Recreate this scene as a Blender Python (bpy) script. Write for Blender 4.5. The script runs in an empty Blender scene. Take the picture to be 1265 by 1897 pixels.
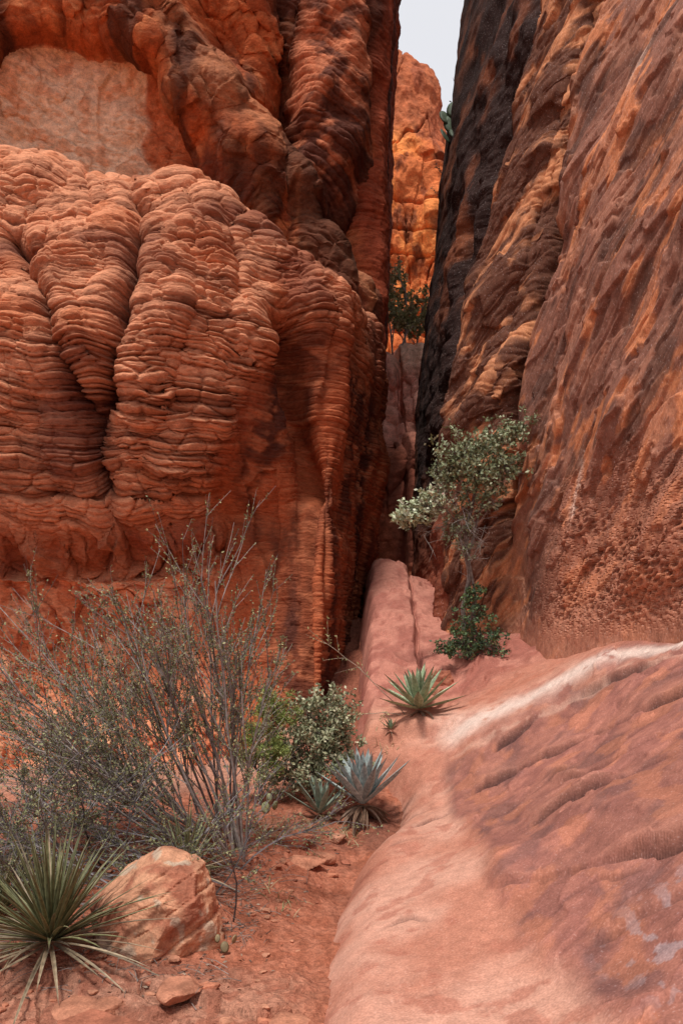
import bpy, math, random, bmesh
import numpy as np
from mathutils import Vector
random.seed(7); rs=np.random.RandomState(11)
SC=bpy.context.scene
# ------------------------------------------------------------ noise
PERM=rs.permutation(256).astype(np.int32); PERM=np.concatenate([PERM,PERM,PERM])
GR=rs.randn(256,3); GR/=np.linalg.norm(GR,axis=1)[:,None]
GX,GY,GZ=[np.ascontiguousarray(GR[:,i]).astype(np.float32) for i in range(3)]
def perlin(x,y,z):
    x,y,z=np.broadcast_arrays(np.asarray(x,np.float32),np.asarray(y,np.float32),np.asarray(z,np.float32))
    fx=np.floor(x); fy=np.floor(y); fz=np.floor(z)
    xf=x-fx; yf=y-fy; zf=z-fz
    xi=fx.astype(np.int32)&255; yi=fy.astype(np.int32)&255; zi=fz.astype(np.int32)&255
    u=xf*xf*xf*(xf*(xf*6-15)+10); v=yf*yf*yf*(yf*(yf*6-15)+10); w=zf*zf*zf*(zf*(zf*6-15)+10)
    r=0
    for a in (0,1):
        wa=u if a else 1-u; ha=PERM[xi+a]+yi; xa=xf-a
        for b in (0,1):
            wb=wa*(v if b else 1-v); hb=PERM[ha+b]+zi; yb_=yf-b
            for c in (0,1):
                h=PERM[hb+c]
                r=r+wb*(w if c else 1-w)*(GX[h]*xa+GY[h]*yb_+GZ[h]*(zf-c))
    return r*1.6
def fbm(x,y,z,o=4,lac=2.03,gain=.5):
    r=0;a=1;f=1;s=0
    for i in range(o):
        r=r+a*perlin(x*f+i*17.3,y*f+i*5.1,z*f+i*9.7); s+=a; a*=gain; f*=lac
    return r/s*1.4
def ridged(x,y,z,o=3):
    r=0;a=1;f=1;s=0
    for i in range(o):
        r=r+a*(1-np.abs(perlin(x*f+i*7.3,y*f+3.1*i,z*f)*1.6)); s+=a;a*=.5;f*=2.1
    return r/s
def worley(x,y,seed=0):
    xi=np.floor(x).astype(int); yi=np.floor(y).astype(int)
    f1=np.full(x.shape,9.); f2=np.full(x.shape,9.); idc=np.zeros(x.shape)
    for a in(-1,0,1):
        for b in(-1,0,1):
            cx=xi+a; cy=yi+b
            h=PERM[PERM[(cx+seed)&255]+(cy&255)]
            px=cx+(GR[h,0]*.42+.5); py=cy+(GR[h,1]*.42+.5)
            d=np.hypot(x-px,y-py)
            m=d<f1
            f2=np.where(m,f1,np.minimum(f2,d)); idc=np.where(m,h/255.,idc); f1=np.where(m,d,f1)
    return f1,f2,idc
def ss(a,b,x):
    t=np.clip((x-a)/(b-a),0,1); return t*t*(3-2*t)
def layers(h,sp,seed,p=3):
    t=h/sp+1.1*perlin(h/sp*.45,seed*3.3,.5)
    i=np.floor(t); f=t-i
    amp=.35+.65*(PERM[(i.astype(int)+seed*31)&255]/255.)
    return (1-np.abs(2*f-1)**p)*amp*(.65+.45*f), (PERM[(i.astype(int)+seed*57)&255]/255.)
def seg_dist(x,z,pl):
    d=np.full(x.shape,9.)
    for (a,b),(c,e) in zip(pl[:-1],pl[1:]):
        vx=c-a; vz=e-b
        t=np.clip(((x-a)*vx+(z-b)*vz)/(vx*vx+vz*vz),0,1)
        d=np.minimum(d,np.hypot(x-a-t*vx,z-b-t*vz))
    return d
def mix(a,b,t):
    t=np.asarray(t)[...,None]; return np.asarray(a)*(1-t)+np.asarray(b)*t
# ------------------------------------------------------------ materials
def rock_mat(name,bscale=9,bdist=.03,stretch=(1,1,1),rot=(0,0,0),var=.35,fine=70,rough=.92,lichen=0.0,pits=False,strength=1.0):
    m=bpy.data.materials.new(name); m.use_nodes=True; nt=m.node_tree; N=nt.nodes; L=nt.links
    b=N['Principled BSDF']; b.inputs['Roughness'].default_value=rough
    b.inputs['Specular IOR Level'].default_value=.15
    tc=N.new('ShaderNodeTexCoord'); mp=N.new('ShaderNodeMapping')
    mp.inputs['Scale'].default_value=stretch; mp.inputs['Rotation'].default_value=rot
    L.new(tc.outputs['Object'],mp.inputs['Vector'])
    at=N.new('ShaderNodeAttribute'); at.attribute_name='Col'
    n1=N.new('ShaderNodeTexNoise'); n1.inputs['Scale'].default_value=bscale; n1.inputs['Detail'].default_value=5; n1.inputs['Roughness'].default_value=.62
    L.new(mp.outputs[0],n1.inputs['Vector'])
    mr=N.new('ShaderNodeMapRange'); mr.inputs['From Min'].default_value=.3; mr.inputs['From Max'].default_value=.7
    mr.inputs['To Min'].default_value=1-var; mr.inputs['To Max'].default_value=1+var
    L.new(n1.outputs[0],mr.inputs['Value'])
    n2=N.new('ShaderNodeTexNoise'); n2.inputs['Scale'].default_value=fine; n2.inputs['Detail'].default_value=1
    L.new(mp.outputs[0],n2.inputs['Vector'])
    mr2=N.new('ShaderNodeMapRange'); mr2.inputs['From Min'].default_value=.3; mr2.inputs['From Max'].default_value=.7
    mr2.inputs['To Min'].default_value=.84; mr2.inputs['To Max'].default_value=1.16
    L.new(n2.outputs[0],mr2.inputs['Value'])
    mu=N.new('ShaderNodeMath'); mu.operation='MULTIPLY'; L.new(mr.outputs[0],mu.inputs[0]); L.new(mr2.outputs[0],mu.inputs[1])
    vs=N.new('ShaderNodeVectorMath'); vs.operation='SCALE'
    L.new(at.outputs['Color'],vs.inputs[0]); L.new(mu.outputs[0],vs.inputs['Scale'])
    colout=vs.outputs[0]
    if lichen>0:
        m3=N.new('ShaderNodeMapRange'); m3.inputs['From Min'].default_value=.68; m3.inputs['From Max'].default_value=.73
        m3.inputs['To Max'].default_value=lichen
        L.new(n2.outputs[0],m3.inputs['Value'])
        mx=N.new('ShaderNodeMix'); mx.data_type='RGBA'; L.new(m3.outputs[0],mx.inputs[0]); L.new(colout,mx.inputs[6])
        mx.inputs[7].default_value=(.48,.40,.38,1); colout=mx.outputs[2]
    L.new(colout,b.inputs['Base Color'])
    bp=N.new('ShaderNodeBump'); bp.inputs['Strength'].default_value=strength; bp.inputs['Distance'].default_value=bdist
    L.new(n1.outputs[0],bp.inputs['Height']); L.new(bp.outputs[0],b.inputs['Normal'])
    if pits:   # honeycomb weathering
        vo=N.new('ShaderNodeTexVoronoi'); vo.inputs['Scale'].default_value=20
        mp2=N.new('ShaderNodeMapping'); mp2.inputs['Scale'].default_value=(1,1,2.0)
        L.new(tc.outputs['Object'],mp2.inputs['Vector']); L.new(mp2.outputs[0],vo.inputs['Vector'])
        m4=N.new('ShaderNodeMapRange'); m4.inputs['From Min'].default_value=.1; m4.inputs['From Max'].default_value=.5
        L.new(vo.outputs['Distance'],m4.inputs['Value'])
        mm=N.new('ShaderNodeMath'); mm.operation='MULTIPLY'; L.new(m4.outputs[0],mm.inputs[0]); L.new(at.outputs['Alpha'],mm.inputs[1])
        bp2=N.new('ShaderNodeBump'); bp2.inputs['Strength'].default_value=.8; bp2.inputs['Distance'].default_value=.03
        L.new(mm.outputs[0],bp2.inputs['Height']); L.new(bp.outputs[0],bp2.inputs['Normal']); L.new(bp2.outputs[0],b.inputs['Normal'])
    return m
def plant_mat():
    m=bpy.data.materials.new('plant'); m.use_nodes=True; nt=m.node_tree; N=nt.nodes; L=nt.links
    b=N['Principled BSDF']; b.inputs['Roughness'].default_value=.6; b.inputs['Specular IOR Level'].default_value=.3
    at=N.new('ShaderNodeAttribute'); at.attribute_name='Col'
    tc=N.new('ShaderNodeTexCoord'); n=N.new('ShaderNodeTexNoise'); n.inputs['Scale'].default_value=30; n.inputs['Detail'].default_value=1
    L.new(tc.outputs['Object'],n.inputs['Vector'])
    mr=N.new('ShaderNodeMapRange'); mr.inputs['From Min'].default_value=.3; mr.inputs['From Max'].default_value=.7; mr.inputs['To Min'].default_value=.7; mr.inputs['To Max'].default_value=1.3
    L.new(n.outputs[0],mr.inputs['Value'])
    vs=N.new('ShaderNodeVectorMath'); vs.operation='SCALE'; L.new(at.outputs['Color'],vs.inputs[0]); L.new(mr.outputs[0],vs.inputs['Scale'])
    L.new(vs.outputs[0],b.inputs['Base Color']); return m
PLANT=plant_mat()
# ------------------------------------------------------------ grid meshes
TINT=np.array([.97,.84,.75])      # iron-rich sandstone: pull every bed towards red-orange
def grid_mesh(name,P,col,mat,alpha=None,flip=False,tint=TINT):
    R,K=P.shape[:2]; n=R*K
    me=bpy.data.meshes.new(name)
    idx=np.arange(n).reshape(R,K)
    q=np.stack([idx[:-1,:-1],idx[:-1,1:],idx[1:,1:],idx[1:,:-1]],-1).reshape(-1,4)
    if flip: q=q[:,::-1]
    me.vertices.add(n); me.vertices.foreach_set('co',P.reshape(-1).astype(np.float32))
    me.loops.add(q.size); me.loops.foreach_set('vertex_index',q.reshape(-1).astype(np.int32))
    me.polygons.add(len(q)); me.polygons.foreach_set('loop_start',(np.arange(len(q))*4).astype(np.int32))
    me.update(calc_edges=True)
    me.polygons.foreach_set('use_smooth',np.ones(len(q),bool))
    a=me.color_attributes.new('Col','FLOAT_COLOR','POINT')
    c=np.ones((n,4),np.float32); c[:,:3]=np.clip(col.reshape(-1,3)*tint,.005,.9)
    c[:,3]=0 if alpha is None else alpha.reshape(-1)
    a.data.foreach_set('color',c.reshape(-1))
    me.materials.append(mat)
    ob=bpy.data.objects.new(name,me); SC.collection.objects.link(ob); return ob
def cr_weights(nc,t):
    W=np.zeros((len(t),nc)); i=np.minimum(np.floor(t).astype(int),nc-2); f=t-i
    w=[-.5*f+f*f-.5*f**3, 1-2.5*f*f+1.5*f**3, .5*f+2*f*f-1.5*f**3, -.5*f*f+.5*f**3]
    for k in range(4):
        j=np.clip(i-1+k,0,nc-1); np.add.at(W,(np.arange(len(t)),j),w[k])
    return W
def loft(C,res=.016,cw=None,rw=None):
    C=np.array(C,float)
    def samp(ax,wt):
        d=np.linalg.norm(np.diff(C,axis=ax),axis=2); d=np.median(d,axis=1-ax); t=[]
        for i,l in enumerate(d):
            n=max(2,int(math.ceil(l/(res*(wt[i] if wt else 1)))))
            t.append(i+np.arange(n)/n)
        t.append(np.array([len(d)])); return np.concatenate(t).astype(float)
    tr=samp(0,rw); tk=samp(1,cw)
    Wr=cr_weights(C.shape[0],tr); Wk=cr_weights(C.shape[1],tk)
    P=np.einsum('ri,ijc->rjc',Wr,C); P=np.einsum('rjc,kj->rkc',P,Wk)
    TR,TK=np.meshgrid(tr,tk,indexing='ij')
    return P,TR,TK
def normals(P,toward):
    a=np.gradient(P,axis=1); b=np.gradient(P,axis=0); n=np.cross(a,b)
    n/=np.linalg.norm(n,axis=2)[...,None]+1e-9
    s=np.sign(np.mean(np.sum(n*(np.array(toward)-P),axis=2)))
    return n*s, s
def put(P,N,d): return P+N*d[...,None]
ORANGE=(.45,.13,.05); RED=(.36,.085,.04); PALE=(.84,.72,.58); DARK=(.06,.024,.017)

# ============================================================ 1. banded bulge at the foot of the left cliff
def C1(X,Y,Z): return [(x,y,z) for x,y,z in zip(X if isinstance(X,list) else [X]*10,Y,Z)]
cols=[
 C1(-8.5,[9.2,9.4,9.4,9.0,8.5,8.3,8.5,9.0,9.8,12.5],[0,1.6,3.0,3.7,4.5,5.7,6.9,7.9,8.6,9.2]),
 C1(-5.8,[10.0,10.2,10.3,9.8,9.3,9.1,9.3,9.8,10.5,12.8],[0,1.6,3.0,3.7,4.5,5.7,6.9,7.9,8.6,9.1]),
 C1(-4.5,[10.2,10.5,10.6,9.9,9.4,9.2,9.4,9.9,10.6,12.9],[0.1,1.6,3.0,3.6,4.4,5.6,6.8,7.8,8.6,9.0]),
 C1(-3.4,[10.2,10.6,10.7,9.9,9.4,9.1,9.3,9.7,10.5,12.9],[0.1,1.6,3.0,3.6,4.3,5.5,6.7,7.7,8.5,8.9]),
 C1(-2.3,[10.2,10.6,10.7,10.1,9.4,8.95,9.1,9.5,10.3,12.9],[0.2,1.6,3.0,3.6,4.2,5.4,6.6,7.5,8.2,8.7]),
 C1(-1.3,[10.1,10.4,10.55,10.4,10.0,9.4,9.4,9.7,10.3,12.8],[0.2,1.6,3.0,3.6,4.2,5.3,6.4,7.1,7.7,8.3]),
 C1(-.6,[9.9,10.1,10.3,10.35,10.3,10.1,9.85,9.9,10.3,12.8],[0.2,1.6,3.0,3.7,4.3,5.3,6.1,6.7,7.2,7.8]),
 C1([-.30,-.28,-.2,-.15,-.12,-.06,.04,.10,.02,-.5],[9.9,10,10.1,10.2,10.25,10.3,10.2,10.25,10.7,12.9],[0.3,1.6,3.0,3.8,4.4,5.3,6.2,6.7,7.0,7.7]),
 C1([-.14,-.12,-.02,.02,.06,.10,.15,.18,.12,-.3],[11.0,11.0,11.1,11.2,11.2,11.2,11.2,11.2,11.4,13],[.6,1.8,3.0,3.8,4.4,5.3,6.2,6.7,7.05,7.7]),
 C1([.06,.08,.14,.18,.22,.27,.32,.34,.28,-.2],[12.2]*8+[12.3,13.4],[.8,1.9,3.0,3.8,4.4,5.3,6.2,6.8,7.2,7.8]),
 C1([.26,.3,.35,.39,.43,.47,.51,.53,.47,0],[13.8]*8+[13.8,14],[1,2,3.0,3.8,4.4,5.3,6.2,7,7.6,8.2]),
 C1([-.4]*10,[15.5]*10,[1,2,3.0,3.8,4.4,5.3,6.2,7,7.6,8.2]),
]
C=np.array(cols).transpose(1,0,2)
P,TR,TK=loft(C,.0165,cw=[4,1.6,.85,.85,.85,.85,.85,1,1.5,2,4],rw=[.9,.8,.7,.5,.5,.5,.5,.55,3])
N,s=normals(P,(0,0,3))
X,Y,Z=P[...,0],P[...,1],P[...,2]
wx=fbm(X*.8,Y*.8,Z*.8,3)
up=ss(3.45,3.80,Z+.3*perlin(X*1.2,3,0))
lobeedge=-.75-(6.3-np.minimum(Z,6.3))*.42+.15*wx
bee=up*ss(.3,-.15,X-lobeedge)
top=ss(5.8,6.5,Z)*ss(1.0,.2,X)
bee=np.maximum(bee,top*.85)
h=Z+.22*perlin(X*.55,Y*.3,Z*.5)+.06*perlin(X*1.5,Y*1.3,Z*1.0)+.018*perlin(X*4.5,Y*3,Z*3)-.02*(X+2.5)**2
fis=np.minimum(seg_dist(X+.08*perlin(Z*2.2,1,1),Z,[(-4.1,7.1),(-3.75,6.5),(-3.35,5.7),(-3.05,4.6),(-2.95,3.8)]),
    seg_dist(X+.08*perlin(Z*2.2,5,1),Z,[(-2.75,8.0),(-2.45,7.4),(-2.5,6.3),(-2.72,5.4),(-3.0,4.7)]))
fis2=np.minimum(seg_dist(X+.08*perlin(Z*2,9,1),Z,[(-1.25,7.6),(-1.45,7.0),(-1.25,6.2)]),
     seg_dist(X+.06*perlin(Z*2,9,4),Z,[(-3.6,8.6),(-3.25,7.9),(-3.1,7.2)]))
fis2=np.minimum(fis2,seg_dist(X+.08*perlin(Z*3,9,4),Z,[(-1.9,8.0),(-2.0,7.0),(-1.78,6.2),(-1.95,5.2),(-2.1,4.6)]))
f1,f2,idc=worley((X+.25*wx+.15*perlin(X*1.5,Y*2,Z*1.3))/.75,(Z+.3*wx)/.95,3)
pill=np.sqrt(np.clip((f2-f1)/.45,0,1))
big=.42*fbm(X*.45,Y*.4,Z*.45,2)
rec=np.exp(-(seg_dist(X+.05*perlin(Z*1.5,3,3),Z,[(-.75,6.1),(-.62,5.4),(-.5,4.6),(-.45,4.1)])/.18)**2)
d=big*.6*up+bee*(.09*pill-.48*np.exp(-(fis/.11)**2)-.18*np.exp(-(fis2/.05)**2)+.18*fbm(X*.9,Y*.9,Z*.7,3))+.1*up*wx-.65*rec
d-=.25*np.exp(-(((X+2.78)/.22)**2+((Z-4.9)/.55)**2))
P=put(P,N,d)
N,_=normals(P,(0,0,3))
hh=h+.07*idc
l1,i1=layers(hh,.165,1,12); l2,i2=layers(hh+.015*wx,.062,2,6); l3,i3=layers(h,.03,3,2)
lm=np.clip(.85+.9*fbm(X*1.0,Y*1.0,Z*.9,3),.35,1.35)
d=bee*lm*(.125*l1+.060*l2+.012*l3)
g1,g2,idk=worley((X+.12*wx+i1*5)/.30,h/.165,9)
d-=bee*.05*np.exp(-((g2-g1)/.07)**2)*lm-bee*.03*idk
low=1-up
sc_=ridged(X*1.3+Z*.6,Y*.9,Z*.9-X*.2,4)
wq=.12*perlin(X*3,Y*3,Z*3)
fl1,fl2,fid=worley((X+.35*Z+.3*wx+wq)/.40,(Z-.2*X+.2*wx+wq)/.55,5)
fm1,fm2,fmid=worley((X+.25*Z+.2*wx+wq)/.16,(Z+.1*wx+wq)/.22,15)
rightside=ss(-1.9,-1.0,X)
d+=low*(1-rightside)*(.22*sc_+.22*fid+.09*fmid-.04*np.exp(-((fl2-fl1)/.06)**2))
flank=ss(6.4,7.2,TK)
v1,v2,vid=worley((X+.15*wx+.05*Z)/.35,(Z+.5*wx)/1.6,25)
d+=(1-bee)*rightside*(.10*fbm(X*1.5,Y*1.5,Z*.5,4)+.022*l2+.10*vid*(1-flank))
d+=flank*(.13*(ridged(Y*1.1,X*1.5,Z*.12,3)-.6)+.03*l2+.04*fid)
d+=ss(5.6,6.6,TK)*(-.16*np.exp(-(np.abs(X+.42+.09*perlin(Z*.7,0,0))/.05)**2)-.14*np.exp(-(np.abs(X+.27+.07*perlin(Z*.8,7,0)-.02*Z)/.03)**2))*ss(5.2,3.6,Z)
d+=.02*fbm(X*5,Y*5,Z*7,3)
P=put(P,N,d)
cn=fbm(X*.7,Y*.7,Z*.9,4); cn2=fbm(X*3,Y*3,Z*5,3)
col=mix(ORANGE,RED,ss(-.4,.5,cn))
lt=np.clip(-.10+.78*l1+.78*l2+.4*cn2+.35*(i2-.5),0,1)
bc=mix((.11,.034,.02),(.66,.325,.20),lt)  # iron bands plus groove shading put into the colour: dark grooves, light ridges
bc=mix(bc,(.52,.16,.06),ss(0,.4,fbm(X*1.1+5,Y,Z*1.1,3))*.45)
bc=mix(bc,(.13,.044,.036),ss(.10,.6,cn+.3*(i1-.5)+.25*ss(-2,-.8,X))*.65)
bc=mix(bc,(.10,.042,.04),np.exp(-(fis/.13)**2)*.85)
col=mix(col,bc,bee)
lc=mix((.60,.22,.11),(.84,.48,.31),np.clip(sc_*.9-.3+.8*(fid-.5)+.5*(fmid-.5),0,1)); lc=mix(lc,(.42,.12,.065),ss(.1,.5,cn2)*.7)
lc=mix(lc,(.12,.045,.035),ss(2.95,3.3,Z+.3*cn)*.6)  # dark strip below the lip: overhang shade painted into the colour
col=mix(col,lc,low*(1-rightside))
rc=mix((.42,.13,.06),(.09,.033,.024),ss(-.3,.4,fbm(X*1.2,Y*1.2,Z*.35,5)+.10*(Z-3.2)*ss(1.5,3,Z)-.05)); rc=mix(rc,(.54,.21,.11),ss(.05,.5,cn2)*.6)
col=mix(col,rc,np.clip((1-bee)*ss(-2.0,-1.0,X),0,1))
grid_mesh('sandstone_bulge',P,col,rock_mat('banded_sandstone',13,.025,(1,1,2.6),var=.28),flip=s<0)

# ============================================================ 2. left cliff above / behind, turning into the slot
zz=[0,3,5,7.5,9,10.5,12,13.5,15.5,17,17.6]
off=[0,0,0,.2,.3,.35,.1,-.3,-.7,0,4]
pl=[(-18,7),(-9,11.2),(-6.5,12.4),(-4.5,13.0),(-3,13.0),(-1.8,12.8),(-.9,12.9),(-.3,13.0),(.25,13.1),(.8,13.7),(.86,15.3),(.9,17.2),(-.6,18.6),(-8,21)]
cx=[.35,.4,.5,.68,.75,.8,.84,.87,.96,1.0,.9]
C=np.zeros((11,14,3))
for r in range(11):
    for k,(x,y) in enumerate(pl):
        dx=(cx[r]-.8)*(1 if k>=8 else (.4 if k>=6 else 0))
        C[r,k]=(x+dx,y+(off[r] if k<9 else min(off[r],0)),zz[r])
P,TR,TK=loft(C,.021,cw=[6,2,1,.9,.9,.9,.9,.9,1,1,2,3,8],rw=[5,4,1.6,1,.65,.65,.65,.9,3,6])
N,s=normals(P,(0,0,6)); X,Y,Z=P[...,0],P[...,1],P[...,2]
wx=fbm(X*.5,Y*.5,Z*.5,3); wy=fbm(X*1.3,Y*1.3,Z*1.3,2)
front=ss(9.3,8.6,TK)
ra=np.sqrt(((X+4.5)/1.85)**2+((Z-10.9)/1.6)**2)+.14*wx+.05*wy
d=-.42*ss(1.08,.98,ra)*front
d+=.16*np.exp(-((ra-1.2)/.15)**2)*ss(10,11,Z)*front*ss(-7.5,-5,X)
d+=.30*ss(1.40,1.5,ra)*ss(11,12,Z)*front*ss(-2.0,-3,X)
dd=(X+1.9+.5*wx+.1*wy)*.80+(Z-10.6)*.60
d+=.45*ss(-.7,.2,dd)*ss(.75,.6,dd)*ss(7.5,8.5,Z)*ss(14.5,12.5,Z)*front
d-=.55*ss(.6,1.0,dd)*ss(8,9,Z)*front
sx=np.abs((X+.08-.10*(Z-11.5)+.15*wy)/.70); sz_=np.abs((Z-11.7+.2*wy)/1.75)
lump=np.clip(1-sx**2.6-sz_**2.6,0,1)
d+=.95*lump**.45*front*(1+.25*wy)
d-=.5*np.exp(-(((X+1.05)/.25)**2+((Z-11.6)/2.0)**2))
d-=.45*ss(10.2,9.6,Z)*ss(-1.3,-.8,X)*front
d-=.35*np.exp(-(((X-.60)/.10)**2))*ss(8,9,Z)*front
d+=.30*fbm(X*.7,Y*.6,Z*.7,4)*front
P=put(P,N,d); N,_=normals(P,(0,0,6))
h=Z+.3*perlin(X*.4,Y*.4,Z*.3)+.1*wy
hc=np.where(X<-1.2,ra*1.5+.1*wx,h+.5*X)
l1,i1=layers(hc,.37,4,10); l2,i2=layers(hc+.02*wy,.10,5,4)
l3,i3=layers(h+.55*X+.05*wy,.12,6,6)
inal=ss(1.02,.97,ra)*ss(-8,-6,X)
colm=ss(0,.2,lump)
mod=np.clip(.55+1.2*fbm(X*.9,Y*.9,Z*.9+4,3),0,1.2)
d=front*(1-inal)*mod*(.14*l1+.06*l2)*(1-colm)+colm*.08*l3*np.clip(mod+.4,0,1)+.07*fbm(X*2.5,Y*2.5,Z*2.5,5)
a1,a2,aid=worley((X+.2*wx+.1*wy)/.45,(Z+.2*wx)/1.1,8); a3,a4,aid2=worley((X+.5*Z+.3*wx+.2*wy)/.5,(Z-.3*X)/.8,18)
d+=inal*(.12*aid+.03*l3)+front*(1-inal)*.16*aid2*(1-colm)
slot=1-front
d+=slot*.18*(ridged(Y*.7,2,Z*.12,3)-.6)+slot*.02*l2
P=put(P,N,d)
cn=fbm(X*.6,Y*.6,Z*.6,4); cn2=fbm(X*2.4,Y*2.4,Z*3.2,4)
col=mix((.46,.13,.048),(.20,.056,.03),ss(-.25,.25,cn)); col=mix(col,(.62,.24,.105),ss(.05,.4,cn2)*.75)
col=mix(col,(.40,.19,.105),ss(.1,.4,dd)*ss(.8,.6,dd)*.7)
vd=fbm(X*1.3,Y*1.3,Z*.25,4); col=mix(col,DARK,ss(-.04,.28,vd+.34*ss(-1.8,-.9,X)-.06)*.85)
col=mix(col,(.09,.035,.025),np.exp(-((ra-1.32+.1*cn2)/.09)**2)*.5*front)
pale=inal*ss(.15,-.05,X+3.6+.45*wx+.3*wy)
col=mix(col,mix((.62,.25,.13),(.46,.15,.07),ss(-.1,.3,cn2)),inal*.85)
col=mix(col,mix(PALE,(.74,.48,.33),ss(.05,.4,cn2+.35*(aid-.5))),pale*.97)
col=mix(col,mix((.50,.19,.105),(.12,.045,.032),ss(-.2,.3,cn2+cn+.3*(i3-.5))),colm*.9)
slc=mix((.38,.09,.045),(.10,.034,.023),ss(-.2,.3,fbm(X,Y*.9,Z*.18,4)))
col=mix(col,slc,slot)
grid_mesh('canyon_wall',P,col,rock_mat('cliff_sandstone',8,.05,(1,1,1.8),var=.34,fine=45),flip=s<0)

# ============================================================ 3. right wall
zr=[.4,2,3,4.5,6,7.5,9.5,12,15.5,18]
RX=[(21,[9,9,9,9,9,9,9,9,9.5,10]),
(18,[2.4,2.4,2.4,2.4,2.5,2.6,2.9,3.2,3.6,4.0]),
(16,[1.52,1.52,1.52,1.54,1.58,1.65,1.88,2.13,2.55,2.9]),
(13,[1.52,1.52,1.50,1.48,1.53,1.72,2.05,2.5,3.2,3.7]),
(10.6,[1.5,1.52,1.5,1.47,1.64,2.05,2.57,3.2,4.1,4.8]),
(9.8,[1.72,1.72,1.72,1.76,1.95,2.33,2.88,3.65,4.7,5.6]),
(9.35,[1.85,1.98,2.03,2.13,2.44,2.78,3.4,4.3,5.5,6.6]),
(7.9,[2.05,2.22,2.38,2.55,2.8,3.07,3.7,4.7,6,7.2]),
(6,[2.65,2.82,2.92,3.05,3.35,3.75,4.5,5.5,7,9]),
(3,[3.0,3.35,3.5,3.65,4,4.5,5.3,6.5,8.5,11]),
(-6,[5,5.6,6,6.4,6.8,7.4,8,9,11,14])]
C=np.array([[(x[r],y,zr[r]) for (y,x) in RX] for r in range(10)])
P,TR,TK=loft(C,.0165,cw=[12,4,2,1.2,.85,.85,.8,.8,1.1,6],rw=[1,.8,.8,.8,.85,.9,1.4,4,6])
TK=TK-1
N,s=normals(P,(0,3,4)); X,Y,Z=P[...,0],P[...,1],P[...,2]
wx=fbm(X*.6,Y*.6,Z*.6,3); wy=fbm(X*1.6,Y*1.6,Z*1.6,2)
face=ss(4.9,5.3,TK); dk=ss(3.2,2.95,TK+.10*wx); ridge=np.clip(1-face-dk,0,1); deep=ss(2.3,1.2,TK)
foot=ss(1.9,2.7,Z)
e1=np.array([.36,-.55,.76]); e1/=np.linalg.norm(e1); e2=np.cross(e1,[.6,.8,0]); e2/=np.linalg.norm(e2); e3=np.cross(e1,e2)
A=P@e1; B=P@e2; D=P@e3
g=TK+.12*perlin(Z*.8,3,3)+.05*perlin(Z*2.7,8,3)
d=-.75*np.exp(-((g-5.0)/.11)**2)*ss(2.8,4.6,Z) - .15*np.exp(-((g-4.45)/.05)**2)*ss(4,6,Z)
d+=.35*ss(5.02,5.12,g)*ss(5.9,5.3,g)*ss(6.3,7.5,Z)
d+=(.16*fbm(X*.5,Y*.5,Z*.4,2)+.34*ridge*(ridged(B*.6,D*.6,A*.3,4)-.55))*(1-.8*deep)
d+=face*.14*(fbm(B*1.1,D*1.1,A*.3,2))*foot
d-=.30*np.exp(-((TK-2.55+.25*np.sin(Z*.9)+.1*wx)/.09)**2)*ss(4,6,Z)
d-=.50*np.exp(-((TK-2.78+.05*wy)/.12)**2)*ss(3.6,5,Z)
d+=dk*(1-deep)*.34*fbm(X*.9,Y*.7,Z*.5,4)
P=put(P,N,d); N,_=normals(P,(0,3,4))
hh=B+.16*fbm(A*.4,B*.8,D,2)+.03*wy
l1,i1=layers(hh,.23,7,10); l2,i2=layers(hh,.06,8,4)
st=fbm(B*7,D*7,A*1.1,3)
hz=Z+.5*Y*.3+.12*wx+.05*wy; lz,iz=layers(hz,.07,9,3)
pit=ss(3.9,2.9,Z+.4*wx+.25*wy)*ss(5.5,6.2,TK)*ss(1.9,2.2,Z)
r1,r2,rid=worley(B/.22+wx,A/.55,4)
rm=np.clip(.4+1.2*fbm(X,Y,Z*1.2+7,3),0,1)
d=foot*face*(.034*l1+.012*l2+.008*st)*(1-.6*pit)+ridge*(.03*lz*rm+.10*rid+.035*l2+.04*l1)+dk*(.14*fbm(X*1.3,Y*1.1,Z*1.6,5)+.015*lz*rm)*(1-.5*deep)
fn=fbm(B*1.4+3,D*1.2,A*.6,4); fn2=fbm(B*3.4+3,D*3,A*1.2,3)
flake=ss(.10,.12,fn); flake2=ss(.14,.16,fn2); flake3=ss(-.14,-.12,fbm(B*2.2,D*2,A*.8+5,3)); d+=foot*face*(flake*.05+flake2*.022+flake3*.025)
p1,p2,pid=worley(Y/.085+.6*wx,(Z+.25*Y)/.05,6); pm=ss(.5,.15,p1)*ss(-.05,.2,fbm(X*2,Y*2,Z*3,3)+.1)*pit; d-=.022*pm
d+=.006*fbm(X*8,Y*8,Z*8,2)
P=put(P,N,d)
cn=fbm(B*1.6,D,A*.8,5); cn2=fbm(B*5,D*5,A*1.6,4); c3=fbm(X*1.2+4,Y*1.2,Z*1.2,3)
va=(.25,.120,.088)
fc=mix(va,(.54,.22,.11),ss(.05,.20,cn*.6+cn2*.5+.04)); fc=mix(fc,(.42,.21,.145),ss(.06,.2,fbm(B*3+8,D*2,A*1.1,4))*.6); fc=mix(fc,(.12,.066,.054),ss(.14,.34,c3*.4+.8*fbm(B*4,D*4,A*1.1,4)-.02)*.75)
fc=fc*(.78+.13*flake+.16*flake3)[...,None]
fc=mix(fc,(.50,.205,.125),pit*.6); fc=mix(fc,(.12,.045,.032),pm*.6); fc=mix(fc,(.56,.26,.14),ss(.35,.0,g-5.12)*ss(.1,-.2,c3)*.5)
fc=mix(fc,(.52,.24,.16),ss(2.5,2.0,Z)*.7)
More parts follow.
